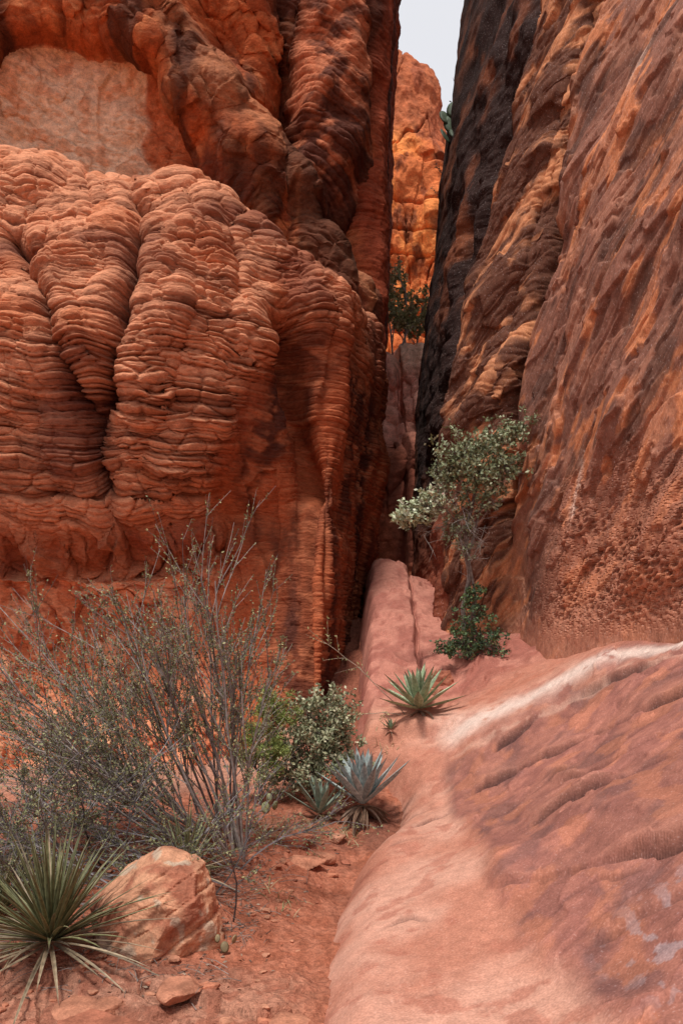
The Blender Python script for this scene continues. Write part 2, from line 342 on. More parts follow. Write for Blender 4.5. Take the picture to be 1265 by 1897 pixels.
def streak(bp,z0,z1,w): return np.exp(-((TK-bp-.05*perlin(Z*1.5,2,9))/w)**2)*ss(z0,z0+.3,Z)*ss(z1,z1-.3,Z)*ss(-.1,.25,cn2+.1)
stk=np.clip(streak(6.05,3.0,4.0,.04)+streak(5.95,4.3,4.9,.03)+streak(6.1,7.4,8.2,.04),0,1)
fc=mix(fc,(.66,.54,.48),stk*.6)
rgc=mix((.12,.052,.034),(.54,.245,.125),ss(-.05,.35,cn2*.7+cn*.5+.3*(l1-.4)))
dkc=mix((.026,.012,.010),(.22,.075,.035),ss(.08,.5,fbm(X*1.1,Y*.8,Z*.8,4)+.03)*ss(2.9,2.0,TK+.2*wx)*.4+ss(.12,.45,fbm(X*1.5,Y*1.3,Z*1.3+9,4))*.5*ss(7.0,8.5,Z))  # slot face: dark varnish, with its shadow also put into the albedo
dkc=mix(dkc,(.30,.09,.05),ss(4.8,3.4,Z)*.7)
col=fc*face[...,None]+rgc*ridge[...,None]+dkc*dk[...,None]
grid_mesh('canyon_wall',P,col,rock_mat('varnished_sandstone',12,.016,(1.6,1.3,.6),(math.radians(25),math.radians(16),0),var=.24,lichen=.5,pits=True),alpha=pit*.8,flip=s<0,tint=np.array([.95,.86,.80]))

# ============================================================ terrain height fields
def rbf(pts,c):
    p=np.array(pts,float); n=len(p)
    r=np.hypot(p[:,None,0]-p[None,:,0],p[:,None,1]-p[None,:,1])
    A=np.ones((n+1,n+1)); A[:n,:n]=np.sqrt(r*r+c*c); A[n,n]=0
    w=np.linalg.solve(A,np.append(p[:,2],0))
    def f(x,y):
        o=np.full(np.shape(x),w[n])
        for i in range(n): o=o+w[i]*np.sqrt((x-p[i,0])**2+(y-p[i,1])**2+c*c)
        return o
    return f
gpts=[(-.2,3.4,.04),(-2,3.3,.0),(-.9,3.3,.02),(-1,4.3,.10),(-1.5,3.9,.12),(-.35,4.9,.08),(-.4,4.0,.04),(-.8,5.4,.33),(-2,5.5,.32),(-.1,5.8,.10),(.16,6.7,.30),(-.25,6.0,.20),(-.3,7.5,.50),(-3,7,.4),
 (-4.5,10,.35),(-1.5,10,.5),(-.1,9.0,.85),(.0,10.3,1.4),(.15,12,2.3),(.3,7.3,.45),(-6,6,.3),(0,1,0),(-4,2,0),(4,2,0),(0,-3,0),(8,8,.3),(-10,5,.2),(3,14,2),(1,17,2)]
gf=rbf(gpts,.35)
def ground_h(x,y):
    x=np.asarray(x,float); y=np.asarray(y,float)
    z=gf(x,y)*ss(16,8,np.hypot(x,y-6))
    near=ss(14,8,np.hypot(x,y-5))
    path=np.exp(-((x+.3+.1*np.sin(y*2))/.3)**2)
    z=z+near*((.05*fbm(x*1.3,y*1.3,0,3)+.035*fbm(x*5,y*5,1,3))*(1-.6*path)+.014*fbm(x*16,y*16,2,3))
    fm=ss(4.1,3.7,y+.2*perlin(x*2,y*2,5))*ss(.0,-.35,x)*near*ss(1,2,y)
    a,b,i=worley(x/.27+.3*perlin(x*3,y*3,3),(y+.25*x)/.19,12)
    z=z+fm*(.085*i*ss(.02,.07,b-a)+.012*i)
    cm=ss(7.9,8.6,y)*ss(.5,.3,x)*ss(-.6,-.3,x)*near
    a,b,i=worley(x/.35+4,(y+.3*x)/.5,33)
    return z+cm*(.34*(i-.4))
def xb(y): return np.interp(y,[-6,1,2.5,3.4,4.2,4.9,5.8,6.5,7.1,7.45,7.75,8.4,9,9.8,11,13,15],[.2,-.2,-.25,-.22,-.19,-.11,.07,.30,.50,.36,.14,.17,.13,.24,.26,.37,.45])
spts=[(-.22,3.4,.16),(-.2,2.4,.14),(-.11,4.9,.20),(.07,5.8,.26),(.5,7.0,.52),(.2,3.2,.22),(.8,2.7,.36),(.84,3.6,.36),(.88,5.2,.46),(.3,4.6,.25),(.45,5.8,.37),
 (1.5,2.6,.86),(1.4,4.0,.80),(2.2,4.0,1.35),(1.66,6.3,.98),(2.7,6,1.80),(2.25,6.9,1.70),(1.55,7.4,1.32),(1.05,7.5,1.10),(.66,7.2,.80),(1.2,6.0,.62),
 (3.4,6,2.1),(3.2,4,1.95),(3.2,2.5,1.9),(2.1,8.6,1.85),(1.5,9.2,1.95),(1.1,8.3,1.32),(.8,8.0,1.22),(.15,8.0,1.08),(.2,9,1.50),(.6,9,1.66),(1.0,9,1.60),(.3,11,2.55),(.6,11,2.72),(1.4,11,2.62),(.4,12.4,3.34),(.7,12.4,3.46),(1.5,12.5,3.15),(.5,14,3.45),(1.5,14,3.3),(.9,16,3.5),
 (0,0,0),(1,0,.3),(3,0,1.8),(1,-4,.3),(3,-4,1.5),(5,3,2.6),(5,8,2.6)]
sf=rbf(spts,.35)
LEDGES=[([.80,.95,1.21,1.45,1.9,3.2],[4.15,3.95,3.65,3.30,3.0,2.6],.085,.7,.80,3.0),
 ([.95,1.05,1.32,1.7,3],[3.2,3.10,2.88,2.6,2.0],.05,.4,.98,2.6),
 ([.9,1.2,1.6,2.06,2.31,3.2],[6.15,6.2,6.0,5.5,5.1,4.5],.06,.5,.95,3.1),
 ([1.5,1.67,1.9,2.07,3.0],[5.1,4.9,4.75,4.5,4.0],.07,.45,1.45,3.0),
 ([1.1,1.3,1.7,2.2,3.0],[4.75,4.65,4.35,3.9,3.4],.055,.4,1.15,2.7),
 ([1.3,1.7,2.2,2.6,3.0],[6.6,6.7,6.3,5.8,5.2],.05,.35,1.3,3.0),
 ([1.0,1.3,1.8],[5.35,5.4,5.2],.04,.3,1.0,1.7),([.9,1.1,1.5],[3.6,3.55,3.2],.03,.25,.9,1.5),([1.7,2.1,2.6],[3.6,3.3,2.9],.04,.3,1.7,2.6),
 ([.1,.4,.7],[4.1,4.2,4.0],.016,.3,.15,.6),([.3,.5,.8],[5.6,5.65,5.5],.018,.3,.3,.75),([.2,.5,.7],[3.3,3.25,3.1],.014,.3,.3,.7),([.3,.6,.9],[6.55,6.5,6.3],.03,.3,.35,.95),
 ([.55,.75,.95],[6.0,6.1,6.0],.02,.3,.5,.95),([.0,.2,.4],[4.7,4.75,4.7],.014,.3,.05,.4)]
def ledges(x,y):
    z=0; ck=0; side=0
    for i,(px,py,hh_,run,x0,x1) in enumerate(LEDGES):
        yc=np.interp(x,px,py)+.09*perlin(x*3.1,i*3.3,.2)+.035*perlin(x*9,i*2.7,.7)+.012*perlin(x*24,i,.1)
        s_=y-yc; m=ss(x0,x0+.12,x)*ss(x1,x1-.25,x)*(.30+1.0*ss(-.2,.25,perlin(x*2.3,i*5.1,3)))
        wd=.010+.0025*y
        z=z+m*hh_*(ss(0,.02,s_)*np.exp(-np.maximum(s_,0)/run)-.5*np.exp(-((s_+wd*.5)/wd)**2))
        ck=np.maximum(ck,m*np.exp(-((s_+wd*.5)/wd)**2)*min(1,hh_/.03))
        side=side+m*min(1,hh_/.06)*ss(0,.02,s_)*np.exp(-np.maximum(s_,0)/.25)
    return z,ck,side
def slab_h(x,y,parts=False):
    x=np.asarray(x,float); y=np.asarray(y,float)
    z=sf(x,y); b=xb(y)+.03*perlin(y*2.2,4,4)+ss(7.8,8.4,y)*.08*perlin(y*1.7,9,4)
    w=np.interp(y,[7.2,7.7,8.2],[.38,.12,.20]); hgt=np.interp(y,[7.2,7.8,9],[.34,.5,.9])
    t=np.clip((b+w-x)/w,0,1.8); z=z-hgt*t**2
    q=fbm(x*.7+9,y*.7,0,3); q2=fbm(x*2.5,y*2.5,7,3)
    edge=x-.86+.10*q+.03*q2
    right=ss(-.02,.10,edge)*ss(7.3,6.6,y)
    lz_,ck_,sd_=ledges(x,y); z=z+lz_
    u=.5*y-.02*x+.45*q+.05*q2-.12*(x-1.6)**2*.5
    t2=(u+.05*fbm(x*3,y*3,4,2))/.085; f2_=np.floor(t2); r2_=t2-f2_; a2=PERM[(f2_.astype(int)*13+5)&255]/255.*ss(.0,.15,fbm(x*2.2,y*1.6,f2_*1.9,3))
    z=z+(.12+.4*right)*a2*.035*(ss(0,.05,r2_)-r2_)*ss(12,10,y)
    z=z+.03*right
    pl_=ss(.10,.112,fbm(x*1.3+2,y*1.1,1,4)); z=z+right*.02*pl_
    lip=y-7.62-.12*np.sin(x*3.1+.5)-.10*(x-.6)-.06*q2
    z=z-.15*ss(.05,-.03,lip)*ss(-.9,-.1,lip)*ss(1.35,.8,x)
    ck=x-(.93+.012*(y-8)+.05*perlin(y*1.5,2,2)+.02*perlin(y*5,2,2)+(y-9)*.035); z=z-.16*np.exp(-(ck/.026)**2)*ss(8.8,9.2,y)-.15*ss(0,.03,ck)*ss(9.2,9.6,y)*ss(14,12,y)
    rm=ss(7.9,8.4,y); rr=(y*1.6+.45*q2+.3*x)/.6; rf=rr-np.floor(rr); z=z+rm*.075*(ss(0,.10,rf)-rf)*ss(-.2,.2,fbm(x*2,y*2,np.floor(rr),2))+rm*.06*fbm(x*2,y*1.5,5,4)
    z=z+.03*fbm(x*2.2,y*1.5,3,3)+.005*fbm(x*9,y*6,3,2)
    if parts: return z,q,right,ck_,pl_,edge,sd_,a2*ss(.9,1.0,r2_)
    return z
yy=np.concatenate([np.linspace(-6,1.2,30)[:-1],np.exp(np.linspace(math.log(1.2),math.log(16),1250))])
xx=np.concatenate([np.linspace(-.55,3.2,520)[:-1],np.linspace(3.2,7,50)])
Xg,Yg=np.meshgrid(xx,yy)
Zg,q,right,ck_,pl_,edge,sd_,fl_=slab_h(Xg,Yg,True)
P=np.stack([Xg,Yg,Zg],-1)
cn=fbm(Xg*1.2,Yg*1.2,Zg,4); cn2=fbm(Xg*5,Yg*5,Zg*5,4)
strip=mix((.48,.215,.145),(.58,.32,.235),ss(-.3,.4,cn)); strip=mix(strip,(.40,.155,.105),ss(.1,.4,cn2)*.6)
rgt=mix((.33,.14,.11),(.44,.19,.14),ss(-.3,.35,cn2+.4*cn)); rgt=mix(rgt,(.20,.10,.09),ss(.06,.35,fbm(Xg*3.1+7,Yg*2.0,0,5))*.65); rgt=mix(rgt,(.52,.21,.125),ss(.08,.3,fbm(Xg*4+7,Yg*3+4,0,5))*.6)
rgt=rgt*(.82+.18*pl_)[...,None]; rgt=mix(rgt,(.54,.26,.18),np.clip(sd_,0,1)*.4)
col=mix(strip,rgt,right)
col=mix(col,(.06,.03,.028),np.clip(ck_,0,1)*.85); col=mix(col,(.12,.055,.045),np.clip(fl_*right,0,1)*.6)
bx=np.interp(Xg,[.8,1.05,1.55,2.27,2.7,3.3],[7.6,7.42,7.2,6.75,6.0,5.0]); bd=(Yg-bx+.10*perlin(Xg*3,Yg*3,8)+.06*cn2)
band=np.exp(-(bd/.19)**2)*ss(.85,1.2,Xg)*ss(-.35,.0,cn2+.25); col=mix(col,(.72,.60,.52),band*.85)
bd2=bd+.42; col=mix(col,(.60,.38,.29),np.exp(-(bd2/.06)**2)*ss(.9,1.2,Xg)*.55*ss(-.2,.1,cn2))
col=mix(col,(.42,.16,.10),ss(.2,.6,bd)*ss(1.0,1.4,Xg)*ss(9.5,8.5,Yg)*.6)
ramp=ss(7.8,8.6,Yg); col=mix(col,mix((.48,.21,.155),(.33,.12,.09),ss(-.2,.35,cn+.6*cn2)),ramp*.9)
col=mix(col,(.52,.25,.165),np.exp(-((Yg-7.9)/.35)**2)*ss(1.1,.7,Xg)*.6)
li=ss(.14,.22,fbm(Xg*16,Yg*8,0,5)+.25*fbm(Xg*2,Yg*2,3,2))*ss(.9,1.2,Xg)*ss(3.3,2.8,Yg); col=mix(col,(.42,.38,.40),li*.5)
grid_mesh('rock_slab',P,col,rock_mat('slab_sandstone',14,.009,(1,1,1),var=.15,fine=90,lichen=.25),flip=False,tint=np.array([.93,.87,.86]))
def sp(lo,hi,a,b,n,far):
    mid=np.linspace(a,b,n); 
    l=a-np.geomspace(.05,abs(lo-a),far)[::-1]; r=b+np.geomspace(.05,abs(hi-b),far); return np.concatenate([l,mid,r])
gx=sp(-300,300,-3.2,.8,420,60); gy=np.concatenate([-np.geomspace(.3,300,40)[::-1]+1.5,np.exp(np.linspace(math.log(1.6),math.log(14),620)),14+np.geomspace(.3,300,40)])
Xg,Yg=np.meshgrid(gx,gy); Zg=ground_h(Xg,Yg)
cn=fbm(Xg*1.5,Yg*1.5,0,4); cn2=fbm(Xg*8,Yg*8,0,3)
fm=ss(4.1,3.7,Yg)*ss(.0,-.35,Xg)
path=np.exp(-((Xg+.28)/.35)**2)*ss(6.5,5.5,Yg)
col=mix((.38,.135,.08),(.48,.19,.12),ss(-.3,.4,cn2)); col=mix(col,(.20,.085,.06),ss(-.1,.35,cn)*(1-path)*.8)
col=mix(col,mix((.52,.27,.19),(.36,.15,.10),ss(-.2,.2,cn2)),fm*.7)
col=mix(col,(.58,.34,.25),ss(6.8,8.5,Yg)*ss(-.1,-.6,Xg)*.6)
col=mix(col,(.28,.10,.065),ss(7.8,8.6,Yg)*ss(-.6,-.3,Xg)*.85)
grid_mesh('ground',np.stack([Xg,Yg,Zg],-1),col,rock_mat('red_soil',28,.035,var=.35,fine=140,rough=1),tint=np.array([.95,.9,.86]))

# ============================================================ 4. blocky steps closing the slot
prof=[(15.9,2.5),(15.9,4.5),(15.95,6.1),(16.3,6.35),(16.5,6.5),(16.55,7.3),(16.9,7.5),(17.1,7.6),(17.15,8.6),(17.5,8.9),(18.2,9.2),(20,9.6),(26,10.5)]
xs=[-3,.2,.6,1.0,1.4,1.8,2.4,6]
C=np.array([[(x,y+.12*math.sin(x*5+z),z+.12*math.sin(x*4.2+1)) for x in xs] for (y,z) in prof])
P,TR,TK=loft(C,.022,cw=[4,1,1,1,1,1,4],rw=[1]*10+[2,8]); N,s=normals(P,(1,0,5)); X,Y,Z=P[...,0],P[...,1],P[...,2]
b1,b2,bid=worley(X/.5+.5,Z/1.05+.2*X,21)
l1,_=layers(Z+.1*perlin(X,Y,Z),.28,11,6)
d=.14*np.sqrt(np.clip((b2-b1)/.4,0,1))+.22*bid-.35*np.exp(-((X-(1.32+.04*perlin(Z*.8,3,3)))/.05)**2)+.05*l1+.04*fbm(X*3,Y*3,Z*3,3)
P=put(P,N,d)
cn=fbm(X*1.2,Y,Z*.8,4)
col=mix((.50,.18,.11),(.28,.10,.07),ss(-.2,.3,cn)); col=mix(col,mix((.78,.42,.36),(.60,.28,.22),ss(-.2,.3,cn)),ss(6.0,6.7,Z+.3*cn))
col=mix(col,(.80,.60,.50),ss(8.2,8.6,Z)*ss(1.1,1.4,X)*.8)
grid_mesh('rock_steps',P,col,rock_mat('step_sandstone',6,.05,var=.35,fine=40),flip=s<0)
# ============================================================ 5. far butte
tops=[(-6,23),(-1,24.2),(1.2,24.6),(2.2,24.5),(2.9,24.0),(3.4,23.2),(3.75,21.8),(4.1,19.5),(6.5,17)]
xs=[-6,-1,1.2,2.0,2.7,3.3,3.8,4.4,7]
rows=[0,.2,.4,.6,.75,.88,.97,1.0,1.0]
C=np.zeros((len(rows),len(xs),3))
for r,t in enumerate(rows):
    for k,x in enumerate(xs):
        top_=tops[k][1]; yb=26+(.0 if k<6 else (x-3.3)*1.8)+[0,.2,0,-.2,.2,.5,1.2,2.2,5][r]
        C[r,k]=(x,yb,7+(top_-7)*t)
P,TR,TK=loft(C,.035,cw=[5,1,1,1,1,1,1,4],rw=[1]*8); N,s=normals(P,(1,0,12)); X,Y,Z=P[...,0],P[...,1],P[...,2]
wx=fbm(X*.6,Y,Z*.5,3)
l1,i1=layers(Z+.4*perlin(X*.4,Y*.4,Z*.3)+.15*X,1.5,13,10)
b1,b2,bid=worley(X/.8+.8*wx,Z/3.2+wx,31)
d=.35*fbm(X*.6,Y*.6,Z*.35,4)+.30*l1*ss(21,19.5,Z)+.25*bid*ss(21,19,Z)+.22*fbm(X*1.5,Y*1.5,Z*.9,5)-.2*np.exp(-(np.abs(fbm(X*.9,3,Z*.25,2))/.03)**2)
P=put(P,N,d); cn=fbm(X*.7,Y*.7,Z*.4,4)
col=mix((.78,.29,.09),(.56,.17,.06),ss(-.2,.3,cn+.3*(i1-.5))); col=mix(col,(.20,.065,.035),ss(.12,.35,fbm(X*1.5,Y*1.5,Z*.6,4))*.85)
col=mix(col,(.34,.11,.06),ss(19.5,21,Z+.5*cn)*.85)
grid_mesh('sandstone_butte',P,col,rock_mat('orange_sandstone',3,.12,var=.35,fine=18),flip=s<0)

# ============================================================ plants
class MB:
    def __init__(s): s.v=[];s.f=[];s.c=[]
    def tube(s,pts,r0,r1,col,sides=3):
        n=len(pts); b=len(s.v)
        for i,p in enumerate(pts):
            t=(pts[min(i+1,n-1)]-pts[max(i-1,0)])
            if t.length<1e-6: t=Vector((0,0,1))
            t.normalize(); a=t.cross(Vector((.31,.77,.55))); 
            if a.length<1e-3: a=t.cross(Vector((1,0,0)))
            a.normalize(); c=t.cross(a); r=r0+(r1-r0)*i/(n-1)
            for k in range(sides):
                an=2*math.pi*k/sides; s.v.append(p+a*(math.cos(an)*r)+c*(math.sin(an)*r)); s.c.append(col)
        for i in range(n-1):
            for k in range(sides):
                k2=(k+1)%sides; s.f.append((b+i*sides+k,b+i*sides+k2,b+(i+1)*sides+k2,b+(i+1)*sides+k))
    def leaf(s,p,d,L,w,col):
        d=d.normalized(); sd=d.cross(Vector((random.uniform(-1,1),random.uniform(-1,1),random.uniform(-.2,1)))); 
        if sd.length<1e-3: return
        sd.normalize(); up=sd.cross(d)
        b=len(s.v); v=random.uniform(.7,1.3); c=(col[0]*v,col[1]*v,col[2]*v)
        s.v+=[p,p+d*L*.45+sd*w*.5+up*L*.06,p+d*L,p+d*L*.45-sd*w*.5+up*L*.06]; s.c+=[c]*4; s.f.append((b,b+1,b+2,b+3))
    def blade(s,p,d,L,w,col,edge,bend=0.,n=7,fold=.35,base=.55,tipcol=None,peak=.35):
        d=d.normalized(); sd=d.cross(Vector((0,0,1)))
        if sd.length<.05: sd=Vector((1,0,0))
        sd.normalize(); b=len(s.v); pos=p.copy(); dd=d.copy()
        for i in range(n+1):
            t=i/n
            ww=w*(base+(1-base)*min(1,t/peak))*(1 if t<peak else max(0.0,1-((t-peak)/(1-peak))**1.6))+.0008
            up=sd.cross(dd).normalized()
            cc=tipcol if (tipcol and i>=n-0) else col
            e=edge if not(tipcol and i>=n) else tipcol
            for q_ in (-1,-.8,0,.8,1):
                s.v.append(pos+sd*(ww*.5*q_)+up*(ww*fold*abs(q_))); s.c.append(e if abs(q_)==1 else (cc if q_ else tuple(x*.85 for x in cc)))
            dd=(dd+Vector((0,0,bend/n))).normalized(); pos=pos+dd*(L/n)
        for i in range(n):
            for k in range(4): 
                a=b+i*5+k; s.f.append((a,a+1,a+6,a+5))
    def make(s,name,smooth=False):
        me=bpy.data.meshes.new(name); me.from_pydata([tuple(v) for v in s.v],[],s.f); me.update()
        a=me.color_attributes.new('Col','FLOAT_COLOR','POINT'); c=np.ones((len(s.v),4),np.float32); c[:,:3]=np.array(s.c); a.data.foreach_set('color',c.reshape(-1))
        if smooth: me.polygons.foreach_set('use_smooth',np.ones(len(me.polygons),bool))
        me.materials.append(PLANT); ob=bpy.data.objects.new(name,me); SC.collection.objects.link(ob); return ob
def rv(): 
    return Vector((random.gauss(0,1),random.gauss(0,1),random.gauss(0,1))).normalized()
def gz(x,y): return float(ground_h(np.array([x]),np.array([y]))[0])
def sz(x,y): return max(gz(x,y),float(slab_h(np.array([x]),np.array([y]))[0]))
def grow(mb,p,d,L,r,depth,cfg):
    n=cfg.get('seg',5) if depth<2 else 3; pts=[p.copy()]; dirs=[d.copy()]
    wig=cfg['wig']; tr=cfg['trop']
    for i in range(n):
        d=(d+rv()*wig+Vector((0,0,tr[depth]))).normalized(); p=p+d*(L/n); pts.append(p.copy()); dirs.append(d.copy())
    mb.tube(pts,r,r*(.45 if depth<cfg['max'] else .5),cfg['bark'] if random.random()<.6 else cfg['bark2'],5 if r>.008 else 3)
    if depth<cfg['max']:
        for k in range(cfg['n'][depth]):
            t=random.uniform(cfg['t0'],1); i=min(int(t*n),n-1); f=t*n-i
            q_=pts[i].lerp(pts[i+1],f); dd=(dirs[i+1]+rv()*cfg['spread']).normalized()
            grow(mb,q_,dd,L*random.uniform(*cfg['ls']),max(r*cfg.get('rs',.5),cfg.get('rmin',.0014)),depth+1,cfg)
    if depth>=cfg['max']-cfg.get('ll',0):
        for k in range(cfg['leaves']):
            t=random.random(); i=min(int(t*n),n-1); q_=pts[i].lerp(pts[i+1],t*n-i)
            mb.leaf(q_,(dirs[i+1]*.6+rv()).normalized(),cfg['lsz']*random.uniform(.6,1.3),cfg['lsz']*cfg.get('lw',.55),random.choice(cfg['lc']))
mb=MB()
cfg=dict(max=2,n=[10,5],wig=.10,trop=[.05,.06,.05],bark=(.27,.23,.21),bark2=(.13,.10,.09),t0=.3,spread=.55,ls=(.22,.42),leaves=10,ll=1,lsz=.021,lw=.55,lc=[(.17,.18,.08),(.23,.23,.11),(.12,.13,.06),(.29,.27,.13)],rmin=.0016,rs=.45,seg=6)
for i in range(20):
    a=-.42+.58*i/19+random.uniform(-.05,.05); b=random.uniform(-.35,.25); x=-.78+random.uniform(-.16,.1); y=5.45+random.uniform(-.15,.2)
    grow(mb,Vector((x,y,gz(x,y)-.03)),Vector((a-.05,b,1)).normalized(),random.uniform(1.3,2.15)*(1-.25*abs(a+.1)),.011,0,cfg)
cfg2=dict(cfg); cfg2.update(trop=[.02,.04,.03],wig=.13,leaves=9,n=[14,6],ls=(.22,.45))
for i in range(22):
    x=-.9+random.uniform(-.25,.15); y=5.4+random.uniform(-.2,.25)
    grow(mb,Vector((x,y,gz(x,y)-.03)),Vector((-random.uniform(.6,1.6),random.uniform(-.4,.3),random.uniform(.35,1.1))).normalized(),random.uniform(1.1,2.0),.009,0,cfg2)
cfg3=dict(cfg2); cfg3.update(trop=[-.06,-.02,.0],wig=.22,leaves=3,n=[15,7],bark=(.22,.20,.205),bark2=(.10,.085,.085))
for i in range(54):
    x=-1.6+random.uniform(-1.2,.95); y=5.05+random.uniform(-.5,.3)
    grow(mb,Vector((x,y,gz(x,y)+.0)),Vector((random.uniform(-1.2,.6),random.uniform(-.6,.3),random.uniform(.3,1.0))).normalized(),random.uniform(.6,1.1),.007,0,cfg3)
mb.make('desert_shrub')
def yucca(x,y,z,n,L,w,name,el=(-.15,1.45)):
    mb=MB(); g=0
    for i in range(n):
        g+=2.399963; t=(i+.5)/n; e=el[0]+(el[1]-el[0])*t**.8+random.uniform(-.14,.14)
        d=Vector((math.cos(g)*math.cos(e),math.sin(g)*math.cos(e),math.sin(e)))
        v=random.uniform(.6,1.2)
        col=(.15*v,.155*v,.07*v); ed=(.42*v,.37*v,.21*v)
        if t<.2 or random.random()<.12: col=(.30*v,.23*v,.15*v); ed=(.36*v,.29*v,.2*v)
        mb.blade(Vector((x,y,z))+d*.03,d,L*random.uniform(.65,1.12),w,col,ed,bend=random.uniform(-.5,.15),n=6,fold=.3,base=.7,tipcol=(.1,.06,.04),peak=.2)
    return mb.make(name)
yucca(-1.48,3.85,gz(-1.48,3.85)+.08,180,.62,.022,'yucca_plant')
yucca(-1.02,4.95,gz(-1.02,4.95)+.06,60,.48,.018,'yucca_plant')
yucca(-1.95,4.3,gz(-1.95,4.3)+.06,70,.45,.018,'yucca_plant')
def agave(x,y,z,n,L,w,name,col,edge,el=(.1,1.4),dead=10,bend=.25):
    mb=MB(); g=random.random()*6
    for i in range(n):
        g+=2.399963; t=(i+.5)/n; e=el[0]+(el[1]-el[0])*t+random.uniform(-.06,.06)
        d=Vector((math.cos(g)*math.cos(e),math.sin(g)*math.cos(e),math.sin(e))).normalized(); v=random.uniform(.8,1.15)
        mb.blade(Vector((x,y,z))+d*.02,d,L*(1.05-.15*t)*random.uniform(.9,1.08),w*random.uniform(.85,1.1),tuple(c*v for c in col),tuple(c*v for c in edge),bend=bend*(1-t),n=8,fold=.28,base=.75,tipcol=(.09,.05,.035),peak=.4)
    for i in range(dead):
        a=random.random()*6.28; e=random.uniform(-.5,.15); d=Vector((math.cos(a)*math.cos(e),math.sin(a)*math.cos(e),math.sin(e)))
        mb.blade(Vector((x,y,z-.02)),d,L*random.uniform(.4,.7),w*.5,(.20,.12,.08),(.26,.17,.11),bend=-.9,n=6,fold=.5)
    return mb.make(name)
agave(.19,6.7,sz(.19,6.7)+.13,38,.52,.085,'agave_plant',(.31,.36,.35),(.54,.56,.52),dead=60,el=(.5,1.45))
agave(-.19,6.65,sz(-.19,6.65)+.05,18,.38,.05,'agave_plant',(.20,.25,.19),(.38,.40,.32),dead=16,el=(.4,1.45))
agave(.80,7.85,sz(.80,7.85)+.06,30,.50,.09,'agave_plant',(.27,.34,.20),(.60,.62,.46),dead=6,el=(.1,1.45))
agave(.50,7.72,sz(.50,7.72)+.03,10,.13,.03,'agave_plant',(.20,.25,.15),(.4,.4,.3),dead=3)
def bush(name,base,blobs,leafsz,lc,nleaf,bark=(.13,.10,.09),r=.008,lw=.6,twig=10):
    mb=MB()
    for (c,rad,k) in blobs:
        c=Vector(c)
        p=[base+rv()*.01]
        for i in range(1,6):
            t=i/6; p.append(base.lerp(c,t)+rv()*.06*(c-base).length*math.sin(t*3.1))
        p.append(c); mb.tube(p,r,r*.5,bark,5)
        for i in range(twig):
            e=c+Vector((random.gauss(0,rad[0]*.6),random.gauss(0,rad[1]*.6),random.gauss(0,rad[2]*.6)))
            m_=c.lerp(e,.5)+rv()*.03; mb.tube([c+(base-c)*random.uniform(0,.25),m_,e],r*.45,r*.15,bark,3)
            for j in range(int(nleaf*k)):
                q_=e+rv()*random.uniform(0,rad[0]*.42); mb.leaf(q_,(rv()+Vector((0,0,.5))),leafsz*random.uniform(.6,1.3),leafsz*lw,random.choice(lc))
    return mb.make(name)
b0=Vector((-.28,7.2,gz(-.28,7.2)-.02)); z0=b0.z
bush('manzanita_bush',b0,[((-.08,7.15,z0+.88),(.22,.2,.17),1),((-.32,7.2,z0+.80),(.22,.2,.17),1),((-.48,7.15,z0+.50),(.24,.2,.19),1),((-.15,7.1,z0+.56),(.24,.2,.18),1),((-.02,7.2,z0+.70),(.15,.15,.15),1),((-.5,7.1,z0+.22),(.22,.2,.12),1),((-.22,7.0,z0+.30),(.22,.2,.12),1),((-.04,7.05,z0+.38),(.15,.2,.13),1),((-.3,7.1,z0+.62),(.2,.2,.16),1)],
  .044,[(.24,.25,.14),(.32,.32,.19),(.15,.17,.09),(.42,.39,.26)],30,twig=28)
b0=Vector((-.74,6.9,gz(-.74,6.9)-.02)); z0=b0.z
bush('juniper_bush',b0,[((-.74,6.9,z0+.72),(.17,.13,.16),1),((-.60,6.9,z0+.92),(.15,.13,.13),1),((-.80,6.9,z0+.45),(.18,.15,.15),1),((-.64,6.85,z0+.52),(.16,.13,.16),1)],.040,[(.22,.28,.07),(.14,.20,.05),(.28,.32,.10)],70,lw=.22,twig=26)
mb=MB(); tb=Vector((1.50,9.1,sz(1.5,9.1)-.05)); bark=(.17,.13,.11)
trunk=[tb,Vector((1.45,9.05,2.4)),Vector((1.53,9.0,2.8)),Vector((1.46,8.95,3.25)),Vector((1.55,8.9,3.65)),Vector((1.62,8.9,4.0))]
mb.tube(trunk,.034,.018,bark,7)
mb.tube([tb+Vector((.06,0,0)),Vector((1.6,9,2.5)),Vector((1.5,8.95,3.0)),Vector((1.62,8.9,3.5)),Vector((1.8,8.85,4.1))],.02,.01,bark,5)
def limb(pts,r0,r1): mb.tube([Vector(p) for p in pts],r0,r1,bark,5)
limb([(1.50,8.95,3.2),(1.35,8.9,3.4),(1.2,8.85,3.55),(.95,8.8,3.58),(.75,8.75,3.52)],.014,.005)
limb([(1.53,8.95,3.6),(1.4,8.9,3.95),(1.3,8.9,4.2)],.014,.005); limb([(1.62,8.9,4.0),(1.8,8.85,4.2),(2.0,8.8,4.4)],.012,.004)
limb([(1.5,9.0,2.9),(1.42,9,3.2),(1.35,8.95,3.6),(1.25,8.9,3.8)],.012,.004)
dkl=[(.19,.22,.11),(.25,.28,.16),(.14,.16,.08),(.33,.34,.22)]; ltl=[(.50,.54,.36),(.40,.45,.28),(.60,.62,.46),(.3,.34,.2)]; pk=[(.46,.28,.24),(.42,.33,.24),(.34,.33,.22)]
